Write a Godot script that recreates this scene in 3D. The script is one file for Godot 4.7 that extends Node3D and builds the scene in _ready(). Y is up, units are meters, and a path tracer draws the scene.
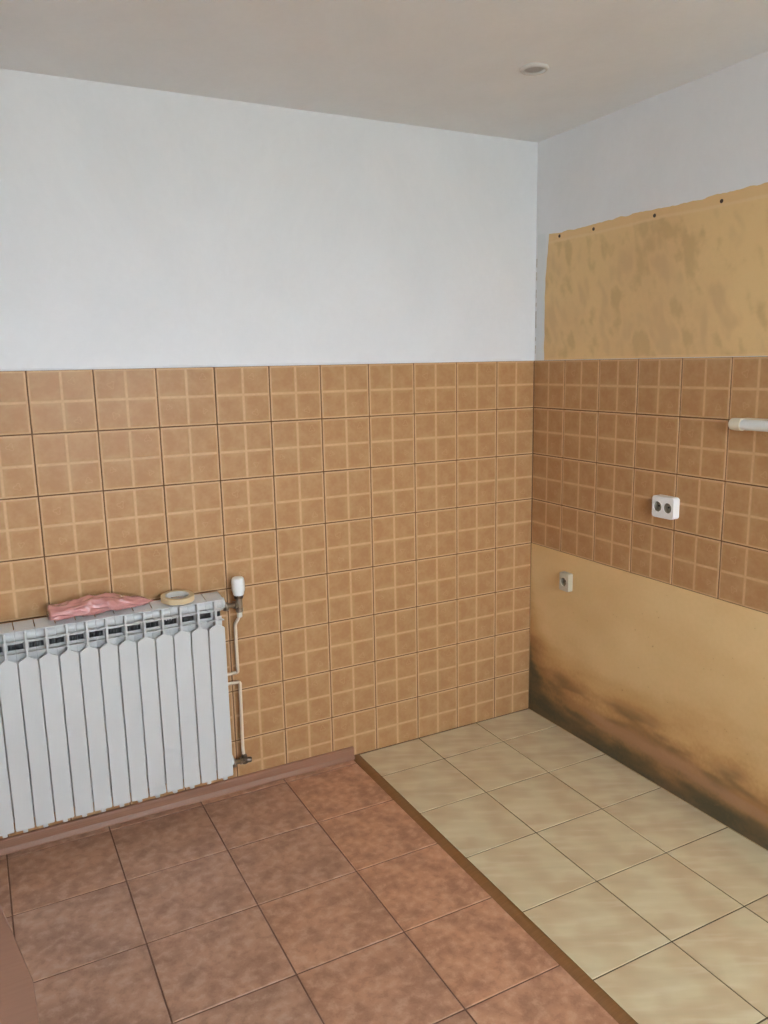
extends Node3D
# An emptied kitchen corner: tiled walls, two floor coverings, a radiator. The room corner stands at the
# origin, the back wall runs along -x (tile faces at z = 0), the right wall along +z (tile faces at x = 0).

const TILE := 0.2          # wall tiles
const TOP := 1.5895        # upper edge of the wall tiles
const CEIL := 2.462
const ROOM_X := -3.4
const ROOM_Z := 4.2
const BROWN_Y := -0.006    # level of the brown floor
const SIDE_X := -0.879     # edge of the beige floor
const WX0 := -2.2         # window in the front wall
const WX1 := -0.5
const WY0 := 1.0
const WY1 := 2.3

var used := {}
var rng := RandomNumberGenerator.new()
var noise_a := FastNoiseLite.new()
var noise_b := FastNoiseLite.new()

# ------------------------------------------------------------------ nodes
func numbered(n: String) -> String:
	if not used.has(n):
		used[n] = 0
		return n
	used[n] += 1
	return "%s_%03d" % [n, used[n]]

func mesh_node(called: String, mesh: Mesh, mat: Material, parent: Node3D = self) -> MeshInstance3D:
	var o := MeshInstance3D.new()
	o.name = numbered(called) if parent == self else called
	o.mesh = mesh
	o.material_override = mat
	o.cast_shadow = GeometryInstance3D.SHADOW_CASTING_SETTING_ON
	parent.add_child(o, true)
	return o

func thing(called: String, label: String, category: String, at := Vector3.ZERO, group := "") -> Node3D:
	var o := Node3D.new()
	o.name = numbered(called)
	add_child(o, true)
	o.position = at
	tag(o, label, category, group)
	return o

func tag(o: Node3D, label: String, category: String, group := "") -> void:
	o.set_meta("label", label)
	o.set_meta("category", category)
	if group != "":
		o.set_meta("group", group)

func structure(o: Node3D, label: String, category: String) -> void:
	tag(o, label, category)
	o.set_meta("kind", "structure")

# ------------------------------------------------------------------ geometry
func begin() -> SurfaceTool:
	var st := SurfaceTool.new()
	st.begin(Mesh.PRIMITIVE_TRIANGLES)
	return st

# a flat triangle whose front looks away from the point c
func tri_out(st: SurfaceTool, a: Vector3, b: Vector3, d: Vector3, c: Vector3) -> void:
	var n := (b - a).cross(d - a)
	if n.length() < 1e-12:
		return
	n = n.normalized()
	var p := [a, b, d]
	if n.dot((a + b + d) / 3.0 - c) < 0.0:
		n = -n
		p = [a, d, b]
	# Godot's front faces run clockwise
	for q: Vector3 in [p[0], p[2], p[1]]:
		st.set_normal(n)
		st.set_uv(Vector2(q.x, q.y))
		st.add_vertex(q)

func quad_out(st: SurfaceTool, a: Vector3, b: Vector3, d: Vector3, e: Vector3, c: Vector3) -> void:
	tri_out(st, a, b, d, c)
	tri_out(st, a, d, e, c)

# box with chamfered edges
func add_box(st: SurfaceTool, lo: Vector3, hi: Vector3, ch := 0.0) -> void:
	var c := (lo + hi) * 0.5
	var h := (hi - lo) * 0.5
	ch = minf(ch, minf(h.x, minf(h.y, h.z)) * 0.9)
	for ax in 3:
		var u := (ax + 1) % 3
		var v := (ax + 2) % 3
		for s: float in [-1.0, 1.0]:
			var q := []
			for k: Array in [[-1, -1], [1, -1], [1, 1], [-1, 1]]:
				var p := Vector3.ZERO
				p[ax] = s * h[ax]
				p[u] = float(k[0]) * (h[u] - ch)
				p[v] = float(k[1]) * (h[v] - ch)
				q.append(c + p)
			quad_out(st, q[0], q[1], q[2], q[3], c)
	if ch <= 0.0:
		return
	for ax in 3:
		var u := (ax + 1) % 3
		var v := (ax + 2) % 3
		for su: float in [-1.0, 1.0]:
			for sv: float in [-1.0, 1.0]:
				var q := []
				for k: Array in [[0, -1], [0, 1], [1, 1], [1, -1]]:
					var p := Vector3.ZERO
					p[ax] = float(k[1]) * (h[ax] - ch)
					p[u] = su * (h[u] - (ch if k[0] == 1 else 0.0))
					p[v] = sv * (h[v] - (0.0 if k[0] == 1 else ch))
					q.append(c + p)
				quad_out(st, q[0], q[1], q[2], q[3], c)
	for sx: float in [-1.0, 1.0]:
		for sy: float in [-1.0, 1.0]:
			for sz: float in [-1.0, 1.0]:
				var s := Vector3(sx, sy, sz)
				var q := []
				for ax in 3:
					var p := Vector3(s.x * (h.x - ch), s.y * (h.y - ch), s.z * (h.z - ch))
					p[ax] = s[ax] * h[ax]
					q.append(c + p)
				tri_out(st, q[0], q[1], q[2], c)

func box_mesh(lo: Vector3, hi: Vector3, ch := 0.0) -> ArrayMesh:
	var st := begin()
	add_box(st, lo, hi, ch)
	return st.commit()

# a polygon in the xy plane, extruded from z0 to z1, its front edge chamfered by ch (convex outlines)
func add_prism(st: SurfaceTool, poly: PackedVector2Array, z0: float, z1: float, ch := 0.0) -> void:
	var cen := Vector2.ZERO
	for p in poly:
		cen += p / poly.size()
	var c := Vector3(cen.x, cen.y, (z0 + z1) * 0.5)
	var inner := poly
	if ch > 0.0:
		var got := Geometry2D.offset_polygon(poly, -ch, Geometry2D.JOIN_MITER)
		if got.size() == 1 and got[0].size() == poly.size():
			# line the inset outline up with the outer one
			var first := 0
			var best := INF
			for i in got[0].size():
				var d: float = got[0][i].distance_to(poly[0])
				if d < best:
					best = d
					first = i
			inner = PackedVector2Array()
			var turn := 1 if Geometry2D.is_polygon_clockwise(got[0]) == Geometry2D.is_polygon_clockwise(poly) else -1
			for i in poly.size():
				inner.append(got[0][posmod(first + turn * i, poly.size())])
		else:
			ch = 0.0
	var idx := Geometry2D.triangulate_polygon(inner)
	for i in range(0, idx.size(), 3):
		var a := inner[idx[i]]
		var b := inner[idx[i + 1]]
		var d := inner[idx[i + 2]]
		tri_out(st, Vector3(a.x, a.y, z1), Vector3(b.x, b.y, z1), Vector3(d.x, d.y, z1), Vector3(a.x, a.y, z0 - 1.0))
	idx = Geometry2D.triangulate_polygon(poly)
	for i in range(0, idx.size(), 3):
		var a := poly[idx[i]]
		var b := poly[idx[i + 1]]
		var d := poly[idx[i + 2]]
		tri_out(st, Vector3(a.x, a.y, z0), Vector3(b.x, b.y, z0), Vector3(d.x, d.y, z0), Vector3(a.x, a.y, z1 + 1.0))
	var n := poly.size()
	var cw := Geometry2D.is_polygon_clockwise(poly)
	for i in n:
		var a := poly[i]
		var b := poly[(i + 1) % n]
		var e := b - a
		var outward := Vector2(e.y, -e.x) if not cw else Vector2(-e.y, e.x)
		var m := (a + b) * 0.5 - outward.normalized() * 0.01
		var inside := Vector3(m.x, m.y, (z0 + z1) * 0.5)
		quad_out(st, Vector3(a.x, a.y, z0), Vector3(b.x, b.y, z0), Vector3(b.x, b.y, z1 - ch), Vector3(a.x, a.y, z1 - ch), inside)
		if ch > 0.0:
			var a2 := inner[i]
			var b2 := inner[(i + 1) % n]
			quad_out(st, Vector3(a.x, a.y, z1 - ch), Vector3(b.x, b.y, z1 - ch), Vector3(b2.x, b2.y, z1), Vector3(a2.x, a2.y, z1), inside - Vector3(0, 0, 0.02))

# a profile of (radius, height) turned round the y axis of the transform
func add_lathe(st: SurfaceTool, profile: Array, xf: Transform3D, seg := 24, wobble := 0.0, teeth := 0) -> void:
	for i in profile.size() - 1:
		var p: Vector2 = profile[i]
		var q: Vector2 = profile[i + 1]
		var d := q - p
		if d.length() < 1e-7:
			continue
		var nn := Vector2(d.y, -d.x).normalized()
		for k in seg:
			var a0 := TAU * k / seg
			var a1 := TAU * (k + 1) / seg
			var s0 := 1.0
			var s1 := 1.0
			if teeth > 0:
				s0 = 1.0 - wobble * (0.5 + 0.5 * cos(a0 * teeth))
				s1 = 1.0 - wobble * (0.5 + 0.5 * cos(a1 * teeth))
			var v := []
			var nv := []
			for w: Array in [[p, a0, s0], [q, a0, s0], [q, a1, s1], [p, a1, s1]]:
				var r: Vector2 = w[0]
				var an: float = w[1]
				v.append(xf * Vector3(cos(an) * r.x * w[2], r.y, sin(an) * r.x * w[2]))
				nv.append((xf.basis * Vector3(cos(an) * nn.x, nn.y, sin(an) * nn.x)).normalized())
			for t: Array in [[0, 1, 2], [0, 2, 3]]:
				if (v[t[1]] - v[t[0]]).cross(v[t[2]] - v[t[0]]).length() < 1e-14:
					continue
				var flip: bool = (v[t[1]] - v[t[0]]).cross(v[t[2]] - v[t[0]]).dot(nv[t[0]]) > 0.0
				for j: int in ([t[0], t[2], t[1]] if flip else t):
					st.set_normal(nv[j])
					st.set_uv(Vector2(float(j) / 4.0, 0.0))
					st.add_vertex(v[j])

func axis_to(at: Vector3, dir: Vector3) -> Transform3D:
	var y := dir.normalized()
	var x := y.cross(Vector3(0.31, 0.52, 0.79)).normalized()
	return Transform3D(Basis(x, y, x.cross(y)), at)

func add_rod(st: SurfaceTool, a: Vector3, b: Vector3, r: float, seg := 20, round_by := 0.0) -> void:
	var l := a.distance_to(b)
	var prof := [Vector2(0, 0), Vector2(r - round_by, 0), Vector2(r, round_by), Vector2(r, l - round_by), Vector2(r - round_by, l), Vector2(0, l)]
	add_lathe(st, prof, axis_to(a, b - a), seg)

# round bar swept along a path
func add_sweep(st: SurfaceTool, path: Array, r: float, seg := 14) -> void:
	var rings := []
	var up := Vector3(0.3, 0.2, 0.93).normalized()
	for i in path.size():
		var t: Vector3 = (path[mini(i + 1, path.size() - 1)] - path[maxi(i - 1, 0)]).normalized()
		var x := up.cross(t).normalized()
		var y := t.cross(x).normalized()
		var ring := []
		for k in seg:
			var a := TAU * k / seg
			ring.append([path[i] + (x * cos(a) + y * sin(a)) * r, x * cos(a) + y * sin(a)])
		rings.append(ring)
	for i in path.size() - 1:
		for k in seg:
			var k2 := (k + 1) % seg
			var q := [rings[i][k], rings[i][k2], rings[i + 1][k2], rings[i + 1][k]]
			for t: Array in [[0, 1, 2], [0, 2, 3]]:
				var nn: Vector3 = (q[t[1]][0] - q[t[0]][0]).cross(q[t[2]][0] - q[t[0]][0])
				for j: int in ([t[0], t[2], t[1]] if nn.dot(q[t[0]][1]) > 0.0 else t):
					st.set_normal(q[j][1])
					st.set_uv(Vector2.ZERO)
					st.add_vertex(q[j][0])

# a path with rounded corners
func rounded(pts: Array, r: float) -> Array:
	var out := [pts[0]]
	for i in range(1, pts.size() - 1):
		var a: Vector3 = pts[i] + (pts[i - 1] - pts[i]).normalized() * r
		var b: Vector3 = pts[i] + (pts[i + 1] - pts[i]).normalized() * r
		for k in 7:
			var t := k / 6.0
			out.append(a.lerp(pts[i], t).lerp(pts[i].lerp(b, t), t))
	out.append(pts[-1])
	return out

func round_rect(x0: float, y0: float, x1: float, y1: float, r: float, n := 6) -> PackedVector2Array:
	var out := PackedVector2Array()
	for c: Array in [[x1 - r, y1 - r, 0.0], [x0 + r, y1 - r, 0.25], [x0 + r, y0 + r, 0.5], [x1 - r, y0 + r, 0.75]]:
		for k in n + 1:
			var a: float = TAU * (c[2] + 0.25 * k / n)
			out.append(Vector2(c[0] + cos(a) * r, c[1] + sin(a) * r))
	return out

# a tile in the xy plane, face towards +z at z = 0, with eased edges; uv covers the piece cut out of a full tile
func tile_mesh(w: float, h: float, thick: float, ease: float, uv: Rect2) -> ArrayMesh:
	var st := begin()
	var o := [Vector3(0, 0, -ease), Vector3(w, 0, -ease), Vector3(w, h, -ease), Vector3(0, h, -ease)]
	var i := [Vector3(ease, ease, 0), Vector3(w - ease, ease, 0), Vector3(w - ease, h - ease, 0), Vector3(ease, h - ease, 0)]
	var b := [Vector3(0, 0, -thick), Vector3(w, 0, -thick), Vector3(w, h, -thick), Vector3(0, h, -thick)]
	var faces := [[i[0], i[1], i[2], i[3]]]
	for k in 4:
		var k2 := (k + 1) % 4
		faces.append([o[k], o[k2], i[k2], i[k]])
		faces.append([b[k], b[k2], o[k2], o[k]])
	for f: Array in faces:
		var n: Vector3 = (f[1] - f[0]).cross(f[2] - f[0]).normalized()
		for j: int in [0, 2, 1, 0, 3, 2]:
			var p: Vector3 = f[j]
			st.set_normal(n)
			st.set_uv(Vector2(uv.position.x + uv.size.x * p.x / w, 1.0 - (uv.position.y + uv.size.y * p.y / h)))
			st.add_vertex(p)
	st.generate_tangents()
	return st.commit()

# ------------------------------------------------------------------ materials
func plain(col: Color, rough: float, metal := 0.0) -> StandardMaterial3D:
	var m := StandardMaterial3D.new()
	m.albedo_color = col
	m.roughness = rough
	m.metallic = metal
	return m

func c8(r: float, g: float, b: float) -> Color:
	return Color(r / 255.0, g / 255.0, b / 255.0)

func ss(a: float, b: float, x: float) -> float:
	var t := clampf((x - a) / (b - a), 0.0, 1.0)
	return t * t * (3.0 - 2.0 * t)

func make_noise(sd: int, freq: float, octaves: int) -> FastNoiseLite:
	var n := FastNoiseLite.new()
	n.seed = sd
	n.noise_type = FastNoiseLite.TYPE_SIMPLEX_SMOOTH
	n.frequency = freq
	n.fractal_octaves = octaves
	return n

func textured(img: Image, rough: float, bump: Image = null, bump_strength := 1.0) -> StandardMaterial3D:
	var m := StandardMaterial3D.new()
	img.generate_mipmaps()
	m.albedo_texture = ImageTexture.create_from_image(img)
	m.roughness = rough
	if bump != null:
		bump.bump_map_to_normal_map(bump_strength)
		m.normal_enabled = true
		m.normal_texture = ImageTexture.create_from_image(bump)
	return m

# printed wall tile: four tan squares between pale bands, faintly mottled, with a small squiggle here and there
func wall_tile_material(sd: int) -> StandardMaterial3D:
	var n := 200
	var img := Image.create(n, n, false, Image.FORMAT_RGB8)
	var bump := Image.create(n, n, false, Image.FORMAT_RGB8)
	var f1 := make_noise(sd, 0.012, 2)
	var f2 := make_noise(sd + 50, 0.05, 2)
	var r := RandomNumberGenerator.new()
	r.seed = sd
	var dark := c8(177, 130, 86)
	var mid := c8(187, 145, 101)
	var band := c8(211, 170, 128)
	var curl := []
	for k in 4:
		curl.append([r.randf_range(0.16, 0.34) + 0.5 * (k % 2), r.randf_range(0.16, 0.34) + 0.5 * (k / 2), r.randf_range(0.03, 0.05), r.randf() * TAU, r.randf()])
	for y in n:
		for x in n:
			var u := (x + 0.5) / n
			var v := (y + 0.5) / n
			var a := f1.get_noise_2d(x, y)
			var b := f2.get_noise_2d(x, y)
			var wob := 0.004 * b
			var lx := minf(absf(u - 0.5) - 0.009, minf(u, 1.0 - u) - 0.014) + wob
			var ly := minf(absf(v - 0.5) - 0.009, minf(v, 1.0 - v) - 0.014) + wob
			var ba := maxf(1.0 - ss(0.0, 0.028, lx), 1.0 - ss(0.0, 0.028, ly))
			var col := mid.lerp(dark, clampf(0.25 + 0.7 * a + 0.35 * b + 0.4 * ss(0.0, 0.12, minf(lx, ly)), 0.0, 1.0))
			for k in 4:
				var q: Array = curl[k]
				if q[4] > 0.45:
					continue
				var dx: float = u - q[0]
				var dy: float = v - q[1]
				var rad := sqrt(dx * dx + dy * dy)
				var want: float = q[2] * (1.0 + 0.35 * sin(3.0 * atan2(dy, dx) + q[3]))
				col = col.lerp(band, 0.4 * (1.0 - ss(0.0, 0.012, absf(rad - want))))
			col = col.lerp(band, ba * (0.82 + 0.3 * b))
			img.set_pixel(x, y, col)
			var hgt := 0.62 - 0.35 * ba + 0.04 * b
			bump.set_pixel(x, y, Color(hgt, hgt, hgt))
	var m := textured(img, 0.4, bump, 1.4)
	m.metallic_specular = 0.35
	return m

# brown mottled floor tile
func brown_tile_material(sd: int, warm: float) -> StandardMaterial3D:
	var n := 320
	var img := Image.create(n, n, false, Image.FORMAT_RGB8)
	var f1 := make_noise(sd, 0.006, 3)
	var f2 := make_noise(sd + 31, 0.022, 5)
	var f3 := make_noise(sd + 77, 0.12, 2)
	f2.domain_warp_enabled = true
	f2.domain_warp_amplitude = 25.0
	f2.domain_warp_frequency = 0.02
	for y in n:
		for x in n:
			var a := f1.get_noise_2d(x, y)
			var b := f2.get_noise_2d(x, y)
			var g := f3.get_noise_2d(x, y)
			var col := c8(188, 141, 112).lerp(c8(168, 124, 98), clampf(0.5 + 1.5 * a, 0.0, 1.0))
			col = col.lerp(c8(204, 166, 142), 0.55 * ss(-0.05, 0.6, b + 0.2 * g))
			col = col.lerp(c8(122, 84, 64), 0.28 * ss(0.0, 0.6, -b + 0.2 * g))
			img.set_pixel(x, y, Color(col.r * (1.0 + 0.055 * warm), col.g * (1.0 + 0.02 * warm), col.b * (1.0 - 0.02 * warm)))
	return textured(img, 0.42)

# cream floor tile with soft slanting veins
func beige_tile_material(sd: int) -> StandardMaterial3D:
	var n := 320
	var img := Image.create(n, n, false, Image.FORMAT_RGB8)
	var f1 := make_noise(sd, 0.006, 2)
	var f2 := make_noise(sd + 19, 0.008, 3)
	var f3 := make_noise(sd + 41, 0.1, 2)
	for y in n:
		for x in n:
			var s := x * 0.9 + y * 0.43
			var t := y * 0.9 - x * 0.43
			var a := f1.get_noise_2d(x, y)
			var b := f2.get_noise_2d(s * 0.4, t * 2.4)
			var g := f3.get_noise_2d(x, y)
			var col := c8(216, 198, 160).lerp(c8(204, 178, 141), clampf(0.4 + 1.1 * a, 0.0, 1.0))
			col = col.lerp(c8(228, 214, 184), 0.4 * ss(0.0, 0.7, b + 0.06 * g))
			col = col.lerp(c8(190, 172, 134), 0.22 * ss(0.05, 0.7, -b + 0.06 * g))
			img.set_pixel(x, y, col)
	return textured(img, 0.3)

# wood grain running along u
func wood_material(sd: int, light: Color, dark: Color, rough: float, world_scale: Vector3) -> StandardMaterial3D:
	var n := 256
	var img := Image.create(n, n, false, Image.FORMAT_RGB8)
	var f := make_noise(sd, 0.02, 4)
	for y in n:
		for x in n:
			var a := f.get_noise_2d(x * 0.35, y * 5.0)
			img.set_pixel(x, y, light.lerp(dark, clampf(0.5 + 1.1 * a, 0.0, 1.0)))
	var m := textured(img, rough)
	m.uv1_triplanar = true
	m.uv1_world_triplanar = true
	m.uv1_scale = world_scale
	return m

# the bare lower strip of the right wall: old yellow paint, brown water stains and mould along the floor
func stained_paint_material(w: float, h: float) -> StandardMaterial3D:
	var nx := 1000
	var ny := 320
	var img := Image.create(nx, ny, false, Image.FORMAT_RGB8)
	var f1 := make_noise(5, 1.6, 3)
	var f2 := make_noise(8, 5.0, 3)
	var f3 := make_noise(13, 45.0, 3)
	var f4 := make_noise(21, 1.3, 2)
	for py in ny:
		for px in nx:
			var z := (px + 0.5) / nx * w
			var y := (1.0 - (py + 0.5) / ny) * h
			var a := f1.get_noise_2d(z, y * 1.8)
			var b := f2.get_noise_2d(z * 0.6, y * 2.0)
			var g := f3.get_noise_2d(z, y)
			var d := f4.get_noise_2d(z, 3.0)
			var near := exp(-z / 0.115)
			var col := c8(228, 192, 138).lerp(c8(219, 181, 126), clampf(0.5 + 0.9 * a + 0.2 * g, 0.0, 1.0))
			# brown tide of damp
			var tide := 0.27 + 0.05 * d + 0.3 * near + 0.1 * a + 0.05 * b + 0.015 * g
			col = col.lerp(c8(196, 147, 90), 0.85 * ss(0.13, -0.13, y - tide))
			var tide2 := 0.19 + 0.03 * d + 0.2 * near + 0.06 * a + 0.06 * b + 0.02 * g
			col = col.lerp(c8(158, 112, 68), 0.8 * ss(0.07, -0.07, y - tide2))
			# scraped pinkish plaster between the stains
			var scrape := ss(-0.1, 0.3, f1.get_noise_2d(z * 0.5 + 9.0, y * 4.0) + 0.3 * b + 0.15)
			col = col.lerp(c8(176, 134, 102), 0.65 * scrape * ss(0.055, 0.0, absf(y - 0.125 - 0.03 * a) + 0.02 * b + 0.008 * g))
			# mould
			var edge := 0.08 + 0.03 * d + 0.2 * near + 0.045 * a + 0.035 * b
			var mould := ss(0.045, -0.035, y - edge + 0.014 * g)
			var streak := ss(0.05, 0.0, absf(y - 0.175 - 0.06 * a - 0.1 * near) + 0.014 * g) * ss(-0.25, 0.35, b)
			mould = maxf(mould, 0.4 * streak)
			mould *= clampf(0.9 + 0.14 * g + 0.2 * b, 0.0, 1.0)
			col = col.lerp(c8(96, 79, 54).lerp(c8(82, 74, 52), clampf(0.5 + b, 0.0, 1.0)), mould * 0.95)
			if g > 0.66 and b > 0.25:
				col = col.lerp(c8(150, 104, 66), 0.5)
			img.set_pixel(px, py, col)
	return textured(img, 0.85)

# the upper bare strip: old paint with grey smudges and a lighter band along its top
func old_paint_material(w: float, h: float) -> StandardMaterial3D:
	var nx := 900
	var ny := 220
	var img := Image.create(nx, ny, false, Image.FORMAT_RGB8)
	var f1 := make_noise(61, 1.6, 3)
	var f2 := make_noise(62, 7.5, 3)
	var f3 := make_noise(63, 45.0, 3)
	for py in ny:
		for px in nx:
			var z := (px + 0.5) / nx * w
			var y := (1.0 - (py + 0.5) / ny) * h
			var a := f1.get_noise_2d(z, y)
			var b := f2.get_noise_2d(z + y * 0.25, y * 0.55)
			var g := f3.get_noise_2d(z, y)
			var col := c8(228, 191, 135).lerp(c8(220, 182, 130), clampf(0.5 + 1.2 * a + 0.2 * g, 0.0, 1.0))
			col = col.lerp(c8(190, 154, 106), 0.5 * ss(0.08, 0.55, b + 0.08 * g + 0.25 * a))
			col = col.lerp(c8(206, 168, 122), 0.6 * ss(0.1, 0.6, -b + 0.3 * a))
			var rim := y - (0.472 + 0.004 * a * 2.0)
			col = col.lerp(c8(224, 184, 132), 0.8 * ss(-0.002, 0.002, rim))
			col = col.lerp(c8(230, 196, 146), 0.6 * ss(0.007, 0.003, absf(rim) + 0.002 * g))
			col = col.lerp(c8(230, 196, 142), 0.6 * ss(0.011, 0.006, y + 0.004 * b))
			img.set_pixel(px, py, col)
	return textured(img, 0.85)

func white_paint(col: Color) -> StandardMaterial3D:
	var n := 256
	var img := Image.create(n, n, false, Image.FORMAT_RGB8)
	var bump := Image.create(n, n, false, Image.FORMAT_RGB8)
	var f := make_noise(91, 0.015, 3)
	var f2 := make_noise(92, 0.12, 3)
	f.noise_type = FastNoiseLite.TYPE_SIMPLEX_SMOOTH
	for y in n:
		for x in n:
			# seamless: the noise is read on a torus
			var p := TAU * x / n
			var q := TAU * y / n
			var a := f.get_noise_3d(cos(p) * 60.0 + 31.0 * sin(q), sin(p) * 60.0, cos(q) * 60.0)
			var b := f2.get_noise_3d(cos(p) * 60.0 + 31.0 * sin(q), sin(p) * 60.0, cos(q) * 60.0)
			var k := 1.0 + 0.012 * a + 0.006 * b
			img.set_pixel(x, y, Color(col.r * k, col.g * k, col.b * k))
			var h := 0.5 + 0.25 * a + 0.1 * b
			bump.set_pixel(x, y, Color(h, h, h))
	var m := textured(img, 0.8, bump, 0.25)
	m.uv1_triplanar = true
	m.uv1_world_triplanar = true
	m.uv1_scale = Vector3(0.7, 0.7, 0.7)
	return m

# ------------------------------------------------------------------ the scene
func _ready() -> void:
	rng.seed = 4
	# camera
	var cam := Camera3D.new()
	cam.name = "camera"
	cam.position = Vector3(-2.1691, 1.5904, 2.7405)
	cam.rotation_degrees = Vector3(-10.6814, -27.5625, -1.1124)
	cam.fov = 65.955
	cam.near = 0.05
	add_child(cam)
	cam.current = true
	# sky: an overcast day
	var sm := ProceduralSkyMaterial.new()
	sm.sky_top_color = Color(0.865, 0.93, 0.99)
	sm.sky_horizon_color = Color(0.89, 0.94, 0.985)
	sm.ground_bottom_color = Color(0.64, 0.69, 0.7)
	sm.ground_horizon_color = Color(0.785, 0.855, 0.9)
	sm.sky_energy_multiplier = 1.0
	var sky := Sky.new()
	sky.sky_material = sm
	var env := Environment.new()
	env.background_mode = Environment.BG_SKY
	env.sky = sky
	env.background_energy_multiplier = 27.8
	env.tonemap_mode = Environment.TONE_MAPPER_LINEAR
	env.tonemap_exposure = 1.0
	env.sdfgi_enabled = true
	env.ssao_enabled = true
	env.ssil_enabled = true
	var we := WorldEnvironment.new()
	we.name = "environment"
	we.environment = env
	add_child(we)

	build_room()
	build_back_tiles()
	build_right_wall()
	build_floor()
	build_radiator()
	build_pipes()
	build_on_radiator()
	build_sockets()
	build_tube()
	build_ceiling_spot()
	build_table()

var m_white: StandardMaterial3D
var m_ceiling: StandardMaterial3D
var wall_back: MeshInstance3D
var wall_right: MeshInstance3D
var tile_mats := []

func build_room() -> void:
	m_white = white_paint(c8(232, 230, 230))
	m_ceiling = white_paint(c8(236, 236, 235))
	wall_back = mesh_node("wall_back", box_mesh(Vector3(ROOM_X - 0.25, -0.25, -0.25), Vector3(0.25, CEIL + 0.25, -0.004)), m_white)
	structure(wall_back, "white painted wall above orange tan tiles, behind the radiator", "wall")
	wall_right = mesh_node("wall_right", box_mesh(Vector3(0.004, -0.25, -0.004), Vector3(0.25, CEIL + 0.25, ROOM_Z + 0.25)), m_white)
	structure(wall_right, "wall with a tile band between stripes of stained yellow paint", "wall")
	var wl := mesh_node("wall_left", box_mesh(Vector3(ROOM_X - 0.25, -0.25, -0.004), Vector3(ROOM_X, CEIL + 0.25, ROOM_Z + 0.25)), m_white)
	structure(wl, "plain white painted wall facing the tiled wall with sockets", "wall")
	var st := begin()
	add_box(st, Vector3(ROOM_X, -0.25, ROOM_Z), Vector3(WX0, CEIL + 0.25, ROOM_Z + 0.25))
	add_box(st, Vector3(WX1, -0.25, ROOM_Z), Vector3(0.004, CEIL + 0.25, ROOM_Z + 0.25))
	add_box(st, Vector3(WX0, -0.25, ROOM_Z), Vector3(WX1, WY0, ROOM_Z + 0.25))
	add_box(st, Vector3(WX0, WY1, ROOM_Z), Vector3(WX1, CEIL + 0.25, ROOM_Z + 0.25))
	var wf := mesh_node("wall_front", st.commit(), m_white)
	structure(wf, "white painted wall with the window, facing the radiator wall", "wall")
	var ce := mesh_node("ceiling", box_mesh(Vector3(ROOM_X, CEIL, -0.004), Vector3(0.004, CEIL + 0.25, ROOM_Z)), m_ceiling)
	structure(ce, "plain off-white painted ceiling with one small round spotlight", "ceiling")
	# a thin bead of filler where the paint meets the tiles
	st = begin()
	var bead := make_noise(3, 9.0, 3)
	var n := 120
	for i in n:
		var x0: float = lerpf(-0.004, ROOM_X, float(i) / n)
		var x1: float = lerpf(-0.004, ROOM_X, float(i + 1) / n)
		var h0 := 0.006 + 0.005 * bead.get_noise_1d(x0)
		var h1 := 0.006 + 0.005 * bead.get_noise_1d(x1)
		var y0 := TOP + 0.0006
		var c := Vector3(x0, y0, -0.02)
		quad_out(st, Vector3(x0, y0, -0.001), Vector3(x1, y0, -0.001), Vector3(x1, y0 + h1, -0.0035), Vector3(x0, y0 + h0, -0.0035), c)
		quad_out(st, Vector3(x0, y0, -0.004), Vector3(x1, y0, -0.004), Vector3(x1, y0, -0.001), Vector3(x0, y0, -0.001), c + Vector3(0, 0.05, 0))
	mesh_node("filler_bead", st.commit(), m_white, wall_back)
	# window behind the camera, the source of the daylight
	var win := Node3D.new()
	win.name = "window_1"
	add_child(win)
	structure(win, "white framed two-sash window facing the radiator wall", "window")
	var m_frame := plain(c8(235, 235, 232), 0.4)
	var m_glass := plain(Color(0.95, 0.98, 1.0, 0.05), 0.02)
	m_glass.transparency = BaseMaterial3D.TRANSPARENCY_ALPHA
	st = begin()
	var z0 := ROOM_Z + 0.08
	var z1 := ROOM_Z + 0.15
	var f := 0.06
	add_box(st, Vector3(WX0, WY0, z0), Vector3(WX1, WY0 + f, z1), 0.004)
	add_box(st, Vector3(WX0, WY1 - f, z0), Vector3(WX1, WY1, z1), 0.004)
	add_box(st, Vector3(WX0, WY0 + f, z0), Vector3(WX0 + f, WY1 - f, z1), 0.004)
	add_box(st, Vector3(WX1 - f, WY0 + f, z0), Vector3(WX1, WY1 - f, z1), 0.004)
	var wm := (WX0 + WX1) * 0.5
	add_box(st, Vector3(wm - 0.05, WY0 + f, z0), Vector3(wm + 0.05, WY1 - f, z1), 0.004)
	mesh_node("window_frame", st.commit(), m_frame, win)
	for s: Array in [[WX0 + f, wm - 0.05], [wm + 0.05, WX1 - f]]:
		mesh_node("pane", box_mesh(Vector3(s[0], WY0 + f, z0 + 0.03), Vector3(s[1], WY1 - f, z0 + 0.034)), m_glass, win)
	mesh_node("window_sill", box_mesh(Vector3(WX0, WY0 - 0.03, ROOM_Z - 0.12), Vector3(WX1, WY0 - 0.001, ROOM_Z + 0.0), 0.006), m_frame, win)

func tile_variants() -> void:
	for k in 5:
		tile_mats.append(wall_tile_material(100 + 7 * k))

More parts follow.
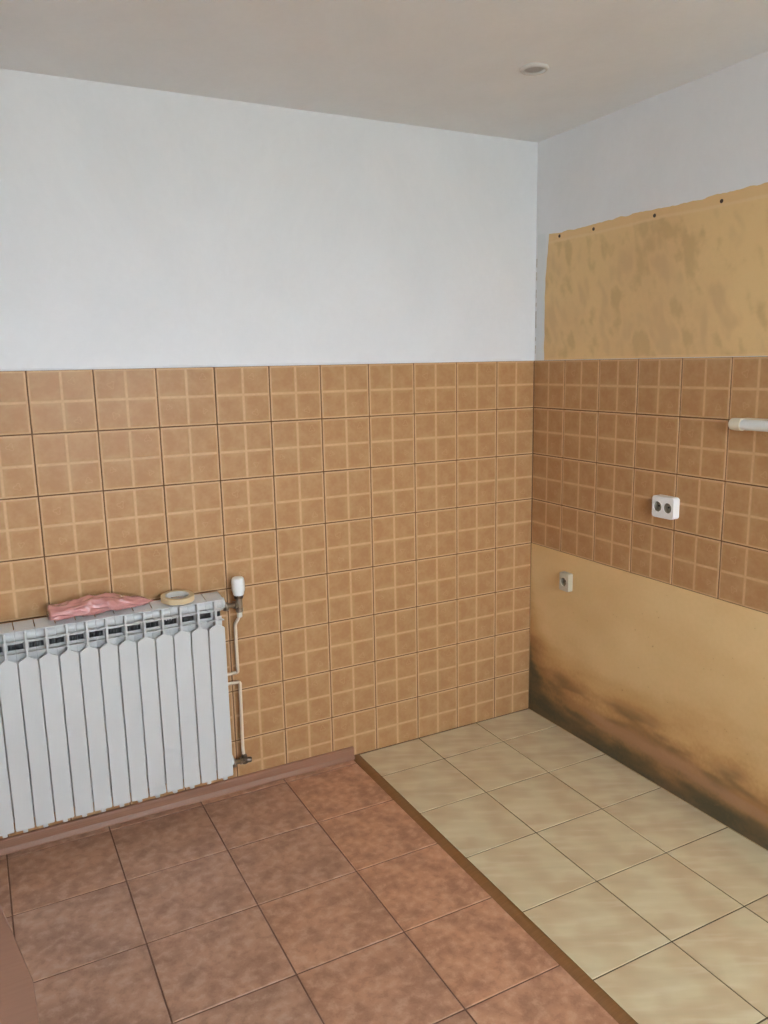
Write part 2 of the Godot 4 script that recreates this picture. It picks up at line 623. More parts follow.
func place_tile(parent: Node3D, meshes: Dictionary, key: String, w: float, h: float, uv: Rect2, xf: Transform3D, called: String, mats: Array, thick: float, ease: float) -> void:
	if not meshes.has(key):
		meshes[key] = tile_mesh(w, h, thick, ease, uv)
	var o := mesh_node(called, meshes[key], mats[rng.randi() % mats.size()], parent)
	# each tile sits a trifle off plane
	var mid := xf * Vector3(w * 0.5, h * 0.5, 0)
	var tilt := Basis.from_euler(Vector3(rng.randfn() * 0.0016, rng.randfn() * 0.0016, rng.randfn() * 0.0008))
	o.transform = Transform3D(xf.basis * tilt, mid - xf.basis * (tilt * Vector3(w * 0.5, h * 0.5, 0)))

func build_back_tiles() -> void:
	tile_variants()
	var m_grout := plain(c8(112, 78, 46), 0.9)
	mesh_node("grout", box_mesh(Vector3(ROOM_X, -0.006, -0.0045), Vector3(0.0022, TOP - 0.001, -0.0022)), m_grout, wall_back)
	var meshes := {}
	var gap := 0.0042
	for row in 8:
		var y1 := TOP - row * TILE
		var y0 := maxf(y1 - TILE, 0.0)
		for col in 17:
			var x1 := 0.0 if col == 0 else -(0.1935 + TILE * (col - 1))
			var x0 := maxf(-(0.1935 + TILE * col), ROOM_X)
			var h := y1 - y0 - gap
			var w := x1 - x0 - gap
			var uv := Rect2(0 if col < 16 else 1.0 - w / (TILE - gap), 1.0 - h / (TILE - gap), w / (TILE - gap), h / (TILE - gap))
			place_tile(wall_back, meshes, "%d_%d" % [roundi(w * 1e4), roundi(h * 1e4)], w, h, uv, Transform3D(Basis(), Vector3(x0 + gap * 0.5, y0 + gap * 0.5, 0)), "wall_tile", tile_mats, 0.0035, 0.0009)

func build_right_wall() -> void:
	# basis that turns a tile's x to +z... seen from the room: x' = -z, y' = y, z' = -x
	var turn := Basis(Vector3(0, 0, 1), Vector3(0, 1, 0), Vector3(-1, 0, 0))
	var m_grout := plain(c8(112, 78, 46), 0.9)
	var zend := 2.4
	var low := TOP - 4 * TILE
	mesh_node("grout", box_mesh(Vector3(0.0022, low, -0.0022), Vector3(0.0045, TOP - 0.001, zend)), m_grout, wall_right)
	var meshes := {}
	var gap := 0.0042
	for row in 4:
		var y0 := TOP - (row + 1) * TILE
		for col in 11:
			var z0 := 0.0 if col == 0 else 0.1964 + TILE * (col - 1)
			var z1 := 0.1964 + TILE * col
			var w := z1 - z0 - gap
			var h := TILE - gap
			place_tile(wall_right, meshes, "%d" % roundi(w * 1e4), w, h, Rect2(1.0 - w / h, 0, w / h, 1), Transform3D(turn, Vector3(0, y0 + gap * 0.5, z0 + gap * 0.5)), "wall_tile", tile_mats, 0.0035, 0.0009)
	# the stained paint below
	var st := begin()
	var zl := ROOM_Z
	var q := [Vector3(0.0015, -0.012, -0.003), Vector3(0.0015, -0.012, zl), Vector3(0.0015, low, zl), Vector3(0.0015, low, -0.003)]
	for j: int in [0, 2, 1, 0, 3, 2]:
		var p: Vector3 = q[j]
		st.set_normal(Vector3(-1, 0, 0))
		st.set_uv(Vector2(p.z / 2.5, 1.0 - p.y / low))
		st.add_vertex(p)
	quad_uv_top(st, zl, low)
	mesh_node("stained_lower_paint", st.commit(), stained_paint_material(2.5, low), wall_right).set_meta("label", "yellow paint with brown stains and dark mould along the floor")
	# the old paint above: a ragged outline where the white coat stops
	var rag := make_noise(44, 3.0, 4)
	var out := PackedVector2Array()
	var w := 2.4
	var h0 := TOP + 0.0005
	out.append(Vector2(0.062, h0))
	out.append(Vector2(w, h0))
	var k := 0
	var z := w
	while z > 0.09:
		out.append(Vector2(z, 2.0925 + 0.007 * rag.get_noise_1d(z * 0.7) + 0.005 * rag.get_noise_1d(z * 6.0 + 40.0)))
		z -= 0.012
		k += 1
	out.append(Vector2(0.079, 2.094))
	for i in range(1, 20):
		var y := lerpf(2.10, h0, i / 20.0)
		out.append(Vector2(lerpf(0.077, 0.06, ss(0.0, 0.45, i / 20.0)) + 0.006 * rag.get_noise_1d(y * 5.0 + 90.0), y))
	st = begin()
	var idx := Geometry2D.triangulate_polygon(out)
	for i in range(0, idx.size(), 3):
		var v := [out[idx[i]], out[idx[i + 1]], out[idx[i + 2]]]
		var cr: float = (v[1] - v[0]).cross(v[2] - v[0])
		if cr > 0.0:
			v = [v[0], v[2], v[1]]
		for p: Vector2 in v:
			st.set_normal(Vector3(-1, 0, 0))
			st.set_uv(Vector2(p.x / w, 1.0 - (p.y - TOP) / 0.515))
			st.add_vertex(Vector3(0.0028, p.y, p.x))
	for i in out.size():
		var a := out[i]
		var b := out[(i + 1) % out.size()]
		var e := (b - a).normalized()
		var nn := Vector3(0, -e.x, e.y)
		for s: Array in [[a, 0.0028], [b, 0.0028], [b, 0.0045], [a, 0.0028], [b, 0.0045], [a, 0.0045]]:
			st.set_normal(nn)
			st.set_uv(Vector2(s[0].x / w, 1.0 - (s[0].y - TOP) / 0.515))
			st.add_vertex(Vector3(s[1], s[0].y, s[0].x))
	mesh_node("old_yellow_paint", st.commit(), old_paint_material(w, 0.515), wall_right).set_meta("label", "smudged old yellow paint above the tiles")
	# plaster patches round the ragged edge
	var m_plaster := plain(c8(226, 226, 225), 0.9)
	st = begin()
	var poly := PackedVector2Array()
	var poly2 := PackedVector2Array()
	for i in 22:
		var y := lerpf(h0, 2.10, i / 21.0)
		poly.append(Vector2(0.004 + 0.006 * absf(rag.get_noise_1d(y * 9.0)), y))
		poly2.append(Vector2(0.056 + 0.006 * rag.get_noise_1d(y * 5.0 + 90.0), y))
	for i in 21:
		var c := Vector3(0.05, poly[i].y, 0.03)
		quad_out(st, Vector3(0.0034, poly[i].y, poly[i].x), Vector3(0.0034, poly[i + 1].y, poly[i + 1].x), Vector3(0.0034, poly2[i + 1].y, poly2[i + 1].x), Vector3(0.0034, poly2[i].y, poly2[i].x), c)
	mesh_node("plaster_strip", st.commit(), m_plaster, wall_right)
	# a broken crack down the corner
	st = begin()
	for i in 26:
		var y := lerpf(1.6, 2.06, i / 26.0)
		var g := rag.get_noise_1d(y * 40.0)
		if g < -0.08:
			continue
		var wd := 0.0035 + 0.005 * maxf(g, 0.0)
		add_box(st, Vector3(0.002, y, 0.001), Vector3(0.0046, y + 0.0165, 0.001 + wd))
	mesh_node("corner_crack", st.commit(), plain(c8(202, 192, 182), 0.9), wall_right)
	# screw holes of the cupboard rail, their inner shade painted as dark discs
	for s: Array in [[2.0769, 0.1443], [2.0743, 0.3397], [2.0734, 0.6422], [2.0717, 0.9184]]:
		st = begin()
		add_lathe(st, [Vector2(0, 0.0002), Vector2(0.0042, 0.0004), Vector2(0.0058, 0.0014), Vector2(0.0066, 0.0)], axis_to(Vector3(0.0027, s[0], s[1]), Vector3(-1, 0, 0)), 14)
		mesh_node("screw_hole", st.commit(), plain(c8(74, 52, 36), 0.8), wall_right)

func quad_uv_top(st: SurfaceTool, zl: float, low: float) -> void:
	# the little ledge of the paint coat under the tiles
	var q := [Vector3(0.0015, low, 0), Vector3(0.0015, low, zl), Vector3(0.0045, low, zl), Vector3(0.0045, low, 0)]
	for j: int in [0, 1, 2, 0, 2, 3]:
		st.set_normal(Vector3(0, 1, 0))
		st.set_uv(Vector2(q[j].z / 2.5, 0.01))
		st.add_vertex(q[j])

func build_floor() -> void:
	var m_base := plain(c8(120, 96, 78), 0.95)
	var fl := mesh_node("floor", box_mesh(Vector3(ROOM_X, -0.25, -0.004), Vector3(0.004, -0.016, ROOM_Z)), m_base)
	structure(fl, "floor of brown tiles with a strip of cream tiles along the right wall", "floor")
	mesh_node("grout", box_mesh(Vector3(ROOM_X, -0.016, 0.0), Vector3(SIDE_X - 0.01, BROWN_Y - 0.0022, ROOM_Z)), plain(c8(116, 84, 66), 0.95), fl)
	mesh_node("grout", box_mesh(Vector3(SIDE_X - 0.005, -0.016, -0.003), Vector3(0.003, -0.0018, ROOM_Z)), plain(c8(88, 74, 50), 0.95), fl)
	# lay tiles: local x -> world x, local y -> world -z, face up
	var lay := Basis(Vector3(1, 0, 0), Vector3(0, 0, -1), Vector3(0, 1, 0))
	var beige := []
	for k in 5:
		beige.append(beige_tile_material(300 + 11 * k))
	var meshes := {}
	var gap := 0.0042
	var gz := 0.2035
	var gs := 0.2968
	for i in 3:
		var x1: float = [0.0015, -0.2933, -0.5901][i]
		var x0: float = [-0.2933, -0.5901, SIDE_X + 0.001][i]
		for j in 15:
			var z0 := 0.0 if j == 0 else gz + gs * (j - 1)
			var z1 := minf(gz + gs * j, ROOM_Z)
			if z1 - z0 < 0.02:
				continue
			var w := x1 - x0 - gap
			var h := z1 - z0 - gap
			var f := 0.2968 - gap
			place_tile(fl, meshes, "%d_%d" % [roundi(w * 1e4), roundi(h * 1e4)], w, h, Rect2(0, 0, minf(w / f, 1), minf(h / f, 1)), Transform3D(lay, Vector3(x0 + gap * 0.5, 0, z1 - gap * 0.5)), "cream_floor_tile", beige, 0.003, 0.0012)
	var brown := []
	for k in 6:
		brown.append(brown_tile_material(500 + 13 * k, [-0.5, -0.2, 0.0, 0.3, 0.7, 0.9][k]))
	meshes = {}
	gap = 0.0045
	var bx := 0.3290
	var bz := 0.3137
	for i in 8:
		var x1 := -0.893 if i == 0 else -1.2163 - bx * (i - 1)
		var x0 := maxf(-1.2163 - bx * i, ROOM_X)
		if x1 - x0 < 0.03:
			continue
		for j in 15:
			var z0 := 0.0 if j == 0 else 0.0487 + bz * (j - 1)
			var z1 := minf(0.0487 + bz * j, ROOM_Z)
			if z1 - z0 < 0.02:
				continue
			var w := x1 - x0 - gap
			var h := z1 - z0 - gap
			place_tile(fl, meshes, "%d_%d" % [roundi(w * 1e4), roundi(h * 1e4)], w, h, Rect2(0, 0, minf(w / (bx - gap), 1), minf(h / (bz - gap), 1)), Transform3D(lay, Vector3(x0 + gap * 0.5, BROWN_Y, z1 - gap * 0.5)), "brown_floor_tile", brown.slice(4, 6) if i == 0 else (brown.slice(1, 4) if i == 1 else brown.slice(0, 3)), 0.0035, 0.0016)
	# wooden strip between the two floors, its top slightly rounded
	var m_strip := wood_material(71, c8(140, 96, 56), c8(128, 86, 48), 0.45, Vector3(2.0, 2.0, 6.0))
	var st := begin()
	var prof := PackedVector2Array()
	var sx0 := SIDE_X - 0.035
	var sx1 := SIDE_X - 0.0005
	prof.append(Vector2(sx0, -0.011))
	prof.append(Vector2(sx1, -0.011))
	for k in 9:
		var t := k / 8.0
		prof.append(Vector2(lerpf(sx1, sx0, t), lerpf(0.0008, BROWN_Y + 0.001, t) + 0.0035 * sin(PI * t)))
	add_prism(st, prof, 0.0, ROOM_Z)
	var tr := mesh_node("trim_1", st.commit(), m_strip)
	structure(tr, "narrow brown wooden strip between the brown and cream floor tiles", "floor trim")
	# skirting under the radiator
	var m_skirt := wood_material(72, c8(158, 113, 86), c8(148, 103, 78), 0.5, Vector3(0.8, 8.0, 8.0))
	st = begin()
	var sp := PackedVector2Array([Vector2(0.0, BROWN_Y), Vector2(0.021, BROWN_Y), Vector2(0.021, BROWN_Y + 0.006), Vector2(0.017, BROWN_Y + 0.014), Vector2(0.0135, BROWN_Y + 0.02), Vector2(0.0125, 0.038), Vector2(0.011, 0.0425), Vector2(0.007, 0.0445), Vector2(0.0, 0.0445)])
	add_prism(st, sp, ROOM_X + 0.001, -0.906)
	var bb := mesh_node("baseboard_back", st.commit(), m_skirt)
	bb.transform = Transform3D(Basis(Vector3(0, 0, 1), Vector3(0, 1, 0), Vector3(1, 0, 0)), Vector3(0, 0, 0.0008))
	structure(bb, "low brown wooden skirting below the radiator along the tiled wall", "baseboard")

# ------------------------------------------------------------------ radiator
const RZ := 0.122
const RX := -1.4418
const PITCH := 0.0607

func build_radiator() -> void:
	var m_rad := plain(c8(205, 203, 199), 0.38)
	var root := thing("radiator", "white sectional radiator with open grille top on the tiled wall", "radiator", Vector3(RX, 0.12, 0.0))
	var off := -root.position
	# one section, centred on x = 0
	var hw := PITCH * 0.5 - 0.0017
	var panel := PackedVector2Array([Vector2(-hw + 0.002, 0.121), Vector2(hw - 0.002, 0.121), Vector2(hw, 0.126), Vector2(hw, 0.686), Vector2(hw - 0.004, 0.6905), Vector2(0.011, 0.6975), Vector2(0.0055, 0.7005), Vector2(0.0038, 0.705), Vector2(0.0036, 0.789), Vector2(-0.0036, 0.789), Vector2(-0.0038, 0.705), Vector2(-0.0055, 0.7005), Vector2(-0.011, 0.6975), Vector2(-hw + 0.004, 0.6905), Vector2(-hw, 0.686), Vector2(-hw, 0.126)])
	var st := begin()
	add_prism(st, panel, RZ - 0.004, RZ, 0.0012)
	var front := st.commit()
	# webs, water tubes and the back of a section
	st = begin()
	var full := PITCH * 0.5 - 0.0003
	add_box(st, Vector3(-0.0026, 0.135, 0.046), Vector3(0.0026, 0.79, RZ - 0.0042), 0.0006)
	add_box(st, Vector3(-0.008, 0.7165, 0.06), Vector3(0.008, 0.79, 0.088), 0.002)
	add_box(st, Vector3(-full, 0.17, 0.082), Vector3(full, 0.7185, 0.0845))
	add_box(st, Vector3(-full, 0.7375, 0.055), Vector3(full, 0.7445, 0.0845))
	add_rod(st, Vector3(-PITCH * 0.5 + 0.0002, 0.7635, 0.078), Vector3(PITCH * 0.5 - 0.0002, 0.7635, 0.078), 0.0195, 20, 0.0012)
	add_rod(st, Vector3(-PITCH * 0.5 + 0.0002, 0.158, 0.075), Vector3(PITCH * 0.5 - 0.0002, 0.158, 0.075), 0.0235, 20, 0.0012)
	var core := st.commit()
	# inner fins added to darken the air slots, their dark grey is painted shade
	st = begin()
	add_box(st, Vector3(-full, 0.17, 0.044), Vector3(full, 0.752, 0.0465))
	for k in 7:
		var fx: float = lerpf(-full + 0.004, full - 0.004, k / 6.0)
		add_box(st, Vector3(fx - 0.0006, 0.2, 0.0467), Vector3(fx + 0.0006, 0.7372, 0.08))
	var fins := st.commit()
	var m_slot_shade := plain(c8(112, 112, 110), 0.6)
	st = begin()
	# sloping top plate
	var tp := PackedVector2Array([Vector2(0.046, 0.7985), Vector2(0.05, 0.8005), Vector2(0.085, 0.798), Vector2(0.118, 0.7915), Vector2(RZ + 0.0008, 0.7895), Vector2(RZ + 0.0008, 0.7865), Vector2(0.118, 0.7875), Vector2(0.085, 0.794), Vector2(0.046, 0.796)])
	add_prism(st, tp, -hw, hw)
	var plate := st.commit()
	st = begin()
	add_box(st, Vector3(-hw + 0.0002, 0.7525, RZ - 0.012), Vector3(hw - 0.0002, 0.7562, RZ - 0.0004), 0.0006)
	var bar1 := st.commit()
	st = begin()
	add_box(st, Vector3(-hw + 0.0002, 0.7135, RZ - 0.014), Vector3(hw - 0.0002, 0.7168, RZ - 0.0004), 0.0006)
	var bar2 := st.commit()
	st = begin()
	add_box(st, Vector3(-0.0075, 0.109, 0.06), Vector3(0.0075, 0.1215, RZ - 0.003), 0.002)
	var foot := st.commit()
	var spin := Basis(Vector3(0, 0, 1), Vector3(0, 1, 0), Vector3(1, 0, 0))
	for i in 16:
		var x := RX - PITCH * (i + 0.5)
		var s := mesh_node("section", core, m_rad, root)
		s.position = off + Vector3(x, 0, 0)
		mesh_node("front_panel", front, m_rad, s)
		mesh_node("slot_shade_fin", fins, m_slot_shade, s)
		var t := mesh_node("top_plate", plate, m_rad, s)
		t.transform = Transform3D(spin, Vector3.ZERO)
		mesh_node("cross_bar", bar1, m_rad, s)
		mesh_node("cross_bar", bar2, m_rad, s)
		mesh_node("bottom_rib", foot, m_rad, s)
	# end bushes on the right
	st = begin()
	var bush := [Vector2(0, 0), Vector2(0.0215, 0), Vector2(0.0215, 0.006), Vector2(0.019, 0.008), Vector2(0.019, 0.012), Vector2(0.0, 0.012)]
	add_lathe(st, bush, axis_to(Vector3(RX, 0.7635, 0.078), Vector3(1, 0, 0)), 24)
	mesh_node("end_bush", st.commit(), plain(c8(205, 206, 203), 0.4), root).position = off
	st = begin()
	add_lathe(st, bush, axis_to(Vector3(RX, 0.158, 0.075), Vector3(1, 0, 0)), 24)
	mesh_node("end_bush", st.commit(), plain(c8(205, 206, 203), 0.4), root).position = off
	# wall hooks carry it
	for bxx: float in [RX - PITCH * 3.0, RX - PITCH * 12.0]:
		st = begin()
		add_box(st, Vector3(bxx - 0.012, 0.725, 0.0005), Vector3(bxx + 0.012, 0.745, 0.06), 0.001)
		mesh_node("wall_hook", st.commit(), plain(c8(200, 200, 198), 0.5), root).position = off

func build_pipes() -> void:
	var m_metal := plain(c8(168, 158, 142), 0.28, 0.9)
	var m_dark := plain(c8(120, 108, 92), 0.35, 0.9)
	var m_headwhite := plain(c8(236, 235, 230), 0.45)
	var m_pipe := plain(c8(226, 206, 180), 0.45)
	var vx := -1.3665
	var vz := 0.052
	# thermostatic valve: its foot is the lower end of the body
	var v := thing("radiator_valve", "metal thermostatic valve with white ribbed knob at radiator top", "valve", Vector3(vx, 0.70, vz))
	var off := -v.position
	var st := begin()
	var head := [Vector2(0, 0.775), Vector2(0.017, 0.775), Vector2(0.0195, 0.778), Vector2(0.0205, 0.785), Vector2(0.0235, 0.794), Vector2(0.0235, 0.826), Vector2(0.0225, 0.832), Vector2(0.0215, 0.838), Vector2(0.018, 0.842), Vector2(0.010, 0.844), Vector2(0, 0.844)]
	add_lathe(st, head, Transform3D(Basis(), Vector3(vx, 0, vz)), 72, 0.09, 12)
	mesh_node("thermostat_knob", st.commit(), m_headwhite, v).position = off
	st = begin()
	add_lathe(st, [Vector2(0, 0.763), Vector2(0.0165, 0.763), Vector2(0.018, 0.765), Vector2(0.018, 0.774), Vector2(0.0165, 0.776), Vector2(0, 0.776)], Transform3D(Basis(), Vector3(vx, 0, vz)), 6)
	mesh_node("collar_nut", st.commit(), m_dark, v).position = off
	st = begin()
	add_lathe(st, [Vector2(0, 0.712), Vector2(0.012, 0.712), Vector2(0.0135, 0.716), Vector2(0.0135, 0.726), Vector2(0.0115, 0.729), Vector2(0.0125, 0.74), Vector2(0.0115, 0.752), Vector2(0.0115, 0.764), Vector2(0, 0.764)], Transform3D(Basis(), Vector3(vx, 0, vz)), 24)
	mesh_node("body", st.commit(), m_metal, v).position = off
	st = begin()
	var jt := Vector3(RX + 0.012, 0.7475, 0.078)
	var jend := Vector3(vx - 0.008, 0.741, vz)
	var jl := jt.distance_to(jend)
	add_lathe(st, [Vector2(0, 0), Vector2(0.016, 0), Vector2(0.017, 0.002), Vector2(0.017, 0.012), Vector2(0.016, 0.014), Vector2(0.009, 0.016), Vector2(0.009, jl - 0.016), Vector2(0.0145, jl - 0.015), Vector2(0.0145, jl - 0.005), Vector2(0.009, jl), Vector2(0, jl)], axis_to(jt, jend - jt), 6)
	mesh_node("union_nut", st.commit(), m_metal, v).position = off
	st = begin()
	add_lathe(st, [Vector2(0, 0.692), Vector2(0.008, 0.692), Vector2(0.0095, 0.695), Vector2(0.0095, 0.709), Vector2(0.008, 0.712), Vector2(0, 0.712)], Transform3D(Basis(), Vector3(vx, 0, vz)), 18)
	mesh_node("cap", st.commit(), plain(c8(228, 222, 208), 0.5), v).position = off
	# return valve at the bottom
	var lx := -1.3795
	var lz := 0.055
	var w := thing("return_valve", "small grey metal elbow valve at the radiator's bottom corner", "valve", Vector3(lx, 0.12, lz))
	off = -w.position
	st = begin()
	add_lathe(st, [Vector2(0, 0.1215), Vector2(0.011, 0.1215), Vector2(0.0135, 0.125), Vector2(0.0135, 0.14), Vector2(0.0115, 0.143), Vector2(0.0115, 0.152), Vector2(0.0095, 0.155), Vector2(0, 0.155)], Transform3D(Basis(), Vector3(lx, 0, lz)), 20)
	add_rod(st, Vector3(lx, 0.134, lz), Vector3(lx + 0.026, 0.1315, lz + 0.004), 0.0105, 6, 0.0015)
	mesh_node("body", st.commit(), m_dark, w).position = off
	st = begin()
	var ka := Vector3(RX + 0.012, 0.1395, 0.068)
	var kb := Vector3(lx - 0.008, 0.134, lz)
	var kl := ka.distance_to(kb)
	add_lathe(st, [Vector2(0, 0), Vector2(0.0155, 0), Vector2(0.0165, 0.002), Vector2(0.0165, 0.011), Vector2(0.0155, 0.013), Vector2(0.009, 0.015), Vector2(0.009, kl - 0.012), Vector2(0.0135, kl - 0.011), Vector2(0.0135, kl), Vector2(0, kl)], axis_to(ka, kb - ka), 6)
	mesh_node("union_nut", st.commit(), m_metal, w).position = off
	# pipes: in from behind the radiator, up to the valve and down to the other
	st = begin()
	add_sweep(st, rounded([Vector3(vx, 0.700, vz), Vector3(vx - 0.002, 0.69, vz - 0.003), Vector3(-1.380, 0.662, 0.034), Vector3(-1.380, 0.4745, 0.034), Vector3(-1.75, 0.4745, 0.02)], 0.009), 0.0062)
	var p := mesh_node("supply_pipe", st.commit(), m_pipe)
	tag(p, "thin cream pipe running down from the white-knobbed valve and behind the radiator", "pipe")
	st = begin()
	add_sweep(st, rounded([Vector3(-1.75, 0.437, 0.02), Vector3(-1.3745, 0.437, 0.034), Vector3(-1.378, 0.175, 0.036), Vector3(-1.3795, 0.145, 0.05)], 0.009), 0.0062)
	p = mesh_node("return_pipe", st.commit(), m_pipe)
	tag(p, "thin cream pipe bent down into the grey elbow valve beside the radiator", "pipe")

func build_on_radiator() -> void:
	# roll of masking tape
	var t := thing("masking_tape", "roll of cream masking tape lying on the radiator", "tape", Vector3(-1.592, 0.8008, 0.084))
	t.rotation = Vector3(0.05, 0.3, 0.0)
	var st := begin()
	add_lathe(st, [Vector2(0.041, 0.0), Vector2(0.055, 0.0), Vector2(0.0562, 0.0012), Vector2(0.0562, 0.0178), Vector2(0.055, 0.019), Vector2(0.041, 0.019), Vector2(0.041, 0.0)], Transform3D(), 48)
	mesh_node("tape_winding", st.commit(), plain(c8(208, 184, 144), 0.65), t)
	st = begin()
	add_lathe(st, [Vector2(0.0385, 0.0), Vector2(0.041, 0.0), Vector2(0.041, 0.0193), Vector2(0.0385, 0.0193), Vector2(0.0385, 0.0)], Transform3D(), 48)
	mesh_node("cardboard_core", st.commit(), plain(c8(206, 200, 190), 0.8), t)
	# crumpled pink bag
	var f1 := make_noise(7, 9.0, 3)
	var f2 := make_noise(9, 15.0, 2)
	f2.fractal_type = FastNoiseLite.FRACTAL_RIDGED
	st = begin()
	var x0 := -2.006
	var x1 := -1.672
	var nu := 110
	var nv := 56
	var pts := []
	for i in nu + 1:
		var u := float(i) / nu
		var x := lerpf(x0, x1, u)
		var top := 0.044 + 0.012 * ss(0.1, 0.42, u) - 0.024 * ss(0.52, 0.82, u) - 0.016 * ss(0.8, 1.0, u)
		var end := minf(ss(-0.004, 0.014, u) * 0.25 + 0.75, 1.0) * (1.0 - 0.75 * ss(0.9, 1.0, u))
		var half := (0.044 + 0.008 * sin(u * 5.0)) * (1.0 - 0.5 * ss(0.6, 1.0, u))
		var zc := 0.088 - 0.006 * sin(u * 4.0) - 0.018 * ss(0.5, 1.0, u)
		var ring := []
		for k in nv:
			var a := TAU * k / nv
			var cy := sin(a)
			var cz := cos(a)
			var d := 1.0 + 0.12 * f1.get_noise_3d(x * 1.6, cy * 0.06, cz * 0.06) + 0.26 * (f2.get_noise_3d(x * 0.6, cy * 0.045 + x * 0.35, cz * 0.045) - 0.35)
			var py := cy * 0.5 * top * d * end
			if cy < 0.0:
				py = maxf(py, -0.5 * top * end * 0.98)
			var yy := 0.802 + 0.5 * top + py
			if cy < 0.0:
				yy = lerpf(yy, maxf(yy, 0.802), 1.0)
			ring.append(Vector3(x + 0.005 * f1.get_noise_2d(a * 0.05, 3.0) * (1.0 - u), yy, zc + signf(cz) * pow(absf(cz), 0.85) * half * d * end))
		pts.append(ring)
	st.set_smooth_group(0)
	for i in nu:
		for k in nv:
			var k2 := (k + 1) % nv
			for p: Vector3 in [pts[i][k], pts[i][k2], pts[i + 1][k2], pts[i][k], pts[i + 1][k2], pts[i + 1][k]]:
				st.add_vertex(p)
	for e: int in [0, nu]:
		var c := Vector3.ZERO
		for k in nv:
			c += pts[e][k] / nv
		for k in nv:
			var k2 := (k + 1) % nv
			if e == 0:
				st.add_vertex(pts[e][k2]); st.add_vertex(pts[e][k]); st.add_vertex(c)
			else:
				st.add_vertex(pts[e][k]); st.add_vertex(pts[e][k2]); st.add_vertex(c)
	st.generate_normals()
	var m_bag := plain(c8(203, 140, 134), 0.16)
	m_bag.clearcoat_enabled = true
	m_bag.clearcoat = 1.0
	m_bag.clearcoat_roughness = 0.08
	var bag := mesh_node("plastic_bag", st.commit(), m_bag)
	tag(bag, "crumpled glossy pink plastic bag lying on the radiator", "bag")

# ------------------------------------------------------------------ fittings
func build_sockets() -> void:
	var m_plastic := plain(c8(236, 232, 226), 0.4)
	var m_old := plain(c8(198, 188, 166), 0.5)
	var m_hole := plain(c8(46, 36, 28), 0.6)
	# local frame: x along +z of the wall, y up, z out of the wall (-x)
	var turn := Basis(Vector3(0, 0, 1), Vector3(0, 1, 0), Vector3(-1, 0, 0))
	var d := thing("double_socket", "white double power socket on the wall tiles", "socket", Vector3(0, 1.071, 0.769))
	d.basis = turn
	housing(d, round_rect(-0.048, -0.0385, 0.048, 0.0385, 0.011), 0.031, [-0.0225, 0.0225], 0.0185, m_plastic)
	for sx: float in [-0.0225, 0.0225]:
		socket_cup(d, sx, 0.031, 0.0185, m_plastic, m_hole)
	var s := thing("single_socket", "small yellowed single power socket on the stained paint", "socket", Vector3(0.0012, 0.672, 0.249))
	s.basis = turn
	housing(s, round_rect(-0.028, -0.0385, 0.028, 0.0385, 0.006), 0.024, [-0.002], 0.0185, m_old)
	socket_cup(s, -0.002, 0.024, 0.0185, m_old, m_hole)

# a rounded box with round wells sunk into its face
func housing(parent: Node3D, outline: PackedVector2Array, depth: float, wells: Array, r: float, mat: Material) -> void:
	var box := CSGPolygon3D.new()
	box.name = "housing"
	box.polygon = outline
	box.depth = depth - 0.0005
	box.position.z = depth            # a CSG polygon grows towards -z
	box.material = mat
	var m_well_shade := plain(c8(150, 138, 118), 0.6)  # same plastic as the housing, with the shade inside the well painted in
	for sx: float in wells:
		var well := CSGCylinder3D.new()
		well.name = "well"
		well.operation = CSGShape3D.OPERATION_SUBTRACTION
		well.radius = r
		well.height = 0.036
		well.sides = 32
		well.rotation.x = PI / 2
		well.position = Vector3(sx, 0, 0.0015)
		well.material = m_well_shade
		box.add_child(well)
	parent.add_child(box)

# rim of a well, its inset and two contact holes
func socket_cup(parent: Node3D, sx: float, face: float, r: float, m_rim: Material, m_hole: Material) -> void:
	var st := begin()
	add_lathe(st, [Vector2(r - 0.0002, -0.003), Vector2(r - 0.0002, 0.0012), Vector2(r + 0.001, 0.0018), Vector2(r + 0.0024, 0.0012), Vector2(r + 0.0026, -0.0005)], axis_to(Vector3(sx, 0, face), Vector3(0, 0, 1)), 28)
	var cup := mesh_node("socket_ring", st.commit(), m_rim, parent)
	for hy: float in [-0.0085, 0.0085]:
		st = begin()
		add_lathe(st, [Vector2(0.0036, 0.0001), Vector2(0.0036, 0.0007), Vector2(0.0, 0.0008)], axis_to(Vector3(sx + hy, 0, face - 0.0165), Vector3(0, 0, 1)), 12)
		mesh_node("contact_hole", st.commit(), m_hole, cup)

func build_tube() -> void:
	var y := 1.381
	var x := -0.036
	var z0 := 1.036
	var z1 := 1.95
	var t := thing("wall_tube", "white horizontal tube with a cream rounded end on the wall tiles", "tube", Vector3(0, y, z0))
	var off := -t.position
	var st := begin()
	add_lathe(st, [Vector2(0, 0), Vector2(0.012, 0.0005), Vector2(0.0175, 0.003), Vector2(0.0185, 0.008), Vector2(0.0192, 0.014), Vector2(0.0192, 0.040), Vector2(0.0195, 0.042), Vector2(0.0, 0.042)], axis_to(Vector3(x, y, z0), Vector3(0, 0, 1)), 28)
	mesh_node("end_cap", st.commit(), plain(c8(226, 212, 186), 0.5), t).position = off
	st = begin()
	add_rod(st, Vector3(x, y, z0 + 0.042), Vector3(x, y, z1), 0.0165, 28, 0.001)
	mesh_node("tube", st.commit(), plain(c8(222, 220, 214), 0.3), t).position = off
	st = begin()
	add_box(st, Vector3(-0.02, y - 0.019, z0 + 0.03), Vector3(-0.0005, y + 0.019, z1), 0.002)
	mesh_node("back_rail", st.commit(), plain(c8(222, 206, 178), 0.5), t).position = off

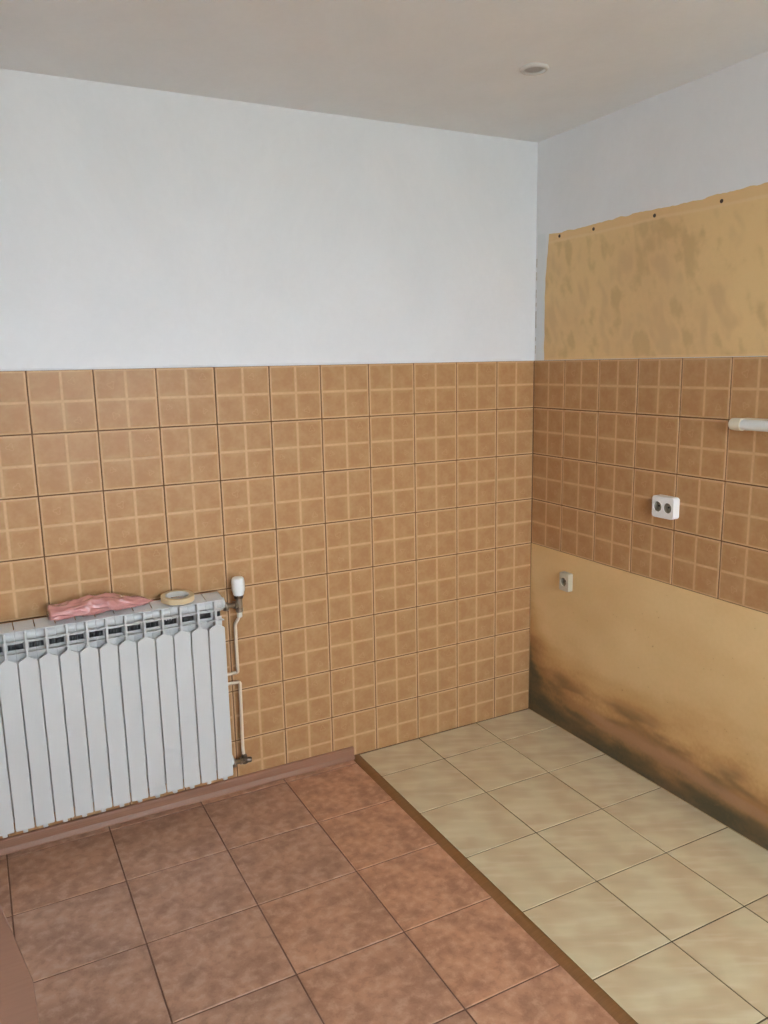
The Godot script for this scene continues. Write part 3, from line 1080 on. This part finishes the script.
func build_ceiling_spot() -> void:
	var c := thing("ceiling_spotlight", "small round unlit spotlight set into the ceiling", "spotlight", Vector3(-0.537, CEIL, 0.655))
	var st := begin()
	add_lathe(st, [Vector2(0.029, 0.0), Vector2(0.029, -0.004), Vector2(0.033, -0.008), Vector2(0.040, -0.0075), Vector2(0.0435, -0.004), Vector2(0.044, 0.0)], Transform3D(), 36)
	mesh_node("ring", st.commit(), plain(c8(206, 202, 196), 0.5), c)
	st = begin()
	add_lathe(st, [Vector2(0.029, -0.0035), Vector2(0.022, -0.0015), Vector2(0.0, -0.001)], Transform3D(), 36)
	mesh_node("lens", st.commit(), plain(c8(176, 170, 162), 0.4), c)

func build_table() -> void:
	# low brown table of which only an edge of the top shows
	var m_wood := wood_material(73, c8(158, 116, 94), c8(153, 112, 91), 0.5, Vector3(2.0, 5.0, 5.0))
	var at := Vector3(-2.52, BROWN_Y, 1.27)
	var t := thing("low_table", "plain brown table with clipped corners standing on the brown floor tiles", "table", at)
	var st := begin()
	var outline := PackedVector2Array()
	for p: Vector2 in [Vector2(-2.246, 0.87), Vector2(-2.1687, 1.3221), Vector2(-2.164, 1.53), Vector2(-2.30, 1.75), Vector2(-2.75, 1.75), Vector2(-2.88, 1.55), Vector2(-2.88, 1.0), Vector2(-2.75, 0.8), Vector2(-2.34, 0.79)]:
		outline.append(Vector2(p.x - at.x, -(p.y - at.z)))
	add_prism(st, outline, 0.484, 0.506, 0.002)
	var top := mesh_node("table_top", st.commit(), m_wood, t)
	top.basis = Basis(Vector3(1, 0, 0), Vector3(0, 0, -1), Vector3(0, 1, 0))
	for s: Array in [[-2.36, 0.93], [-2.36, 1.56], [-2.74, 0.93], [-2.74, 1.56]]:
		st = begin()
		add_box(st, Vector3(s[0] - 0.02, 0.0, s[1] - 0.02) - Vector3(at.x, 0, at.z), Vector3(s[0] + 0.02, 0.4838, s[1] + 0.02) - Vector3(at.x, 0, at.z), 0.002)
		mesh_node("leg", st.commit(), m_wood, t)
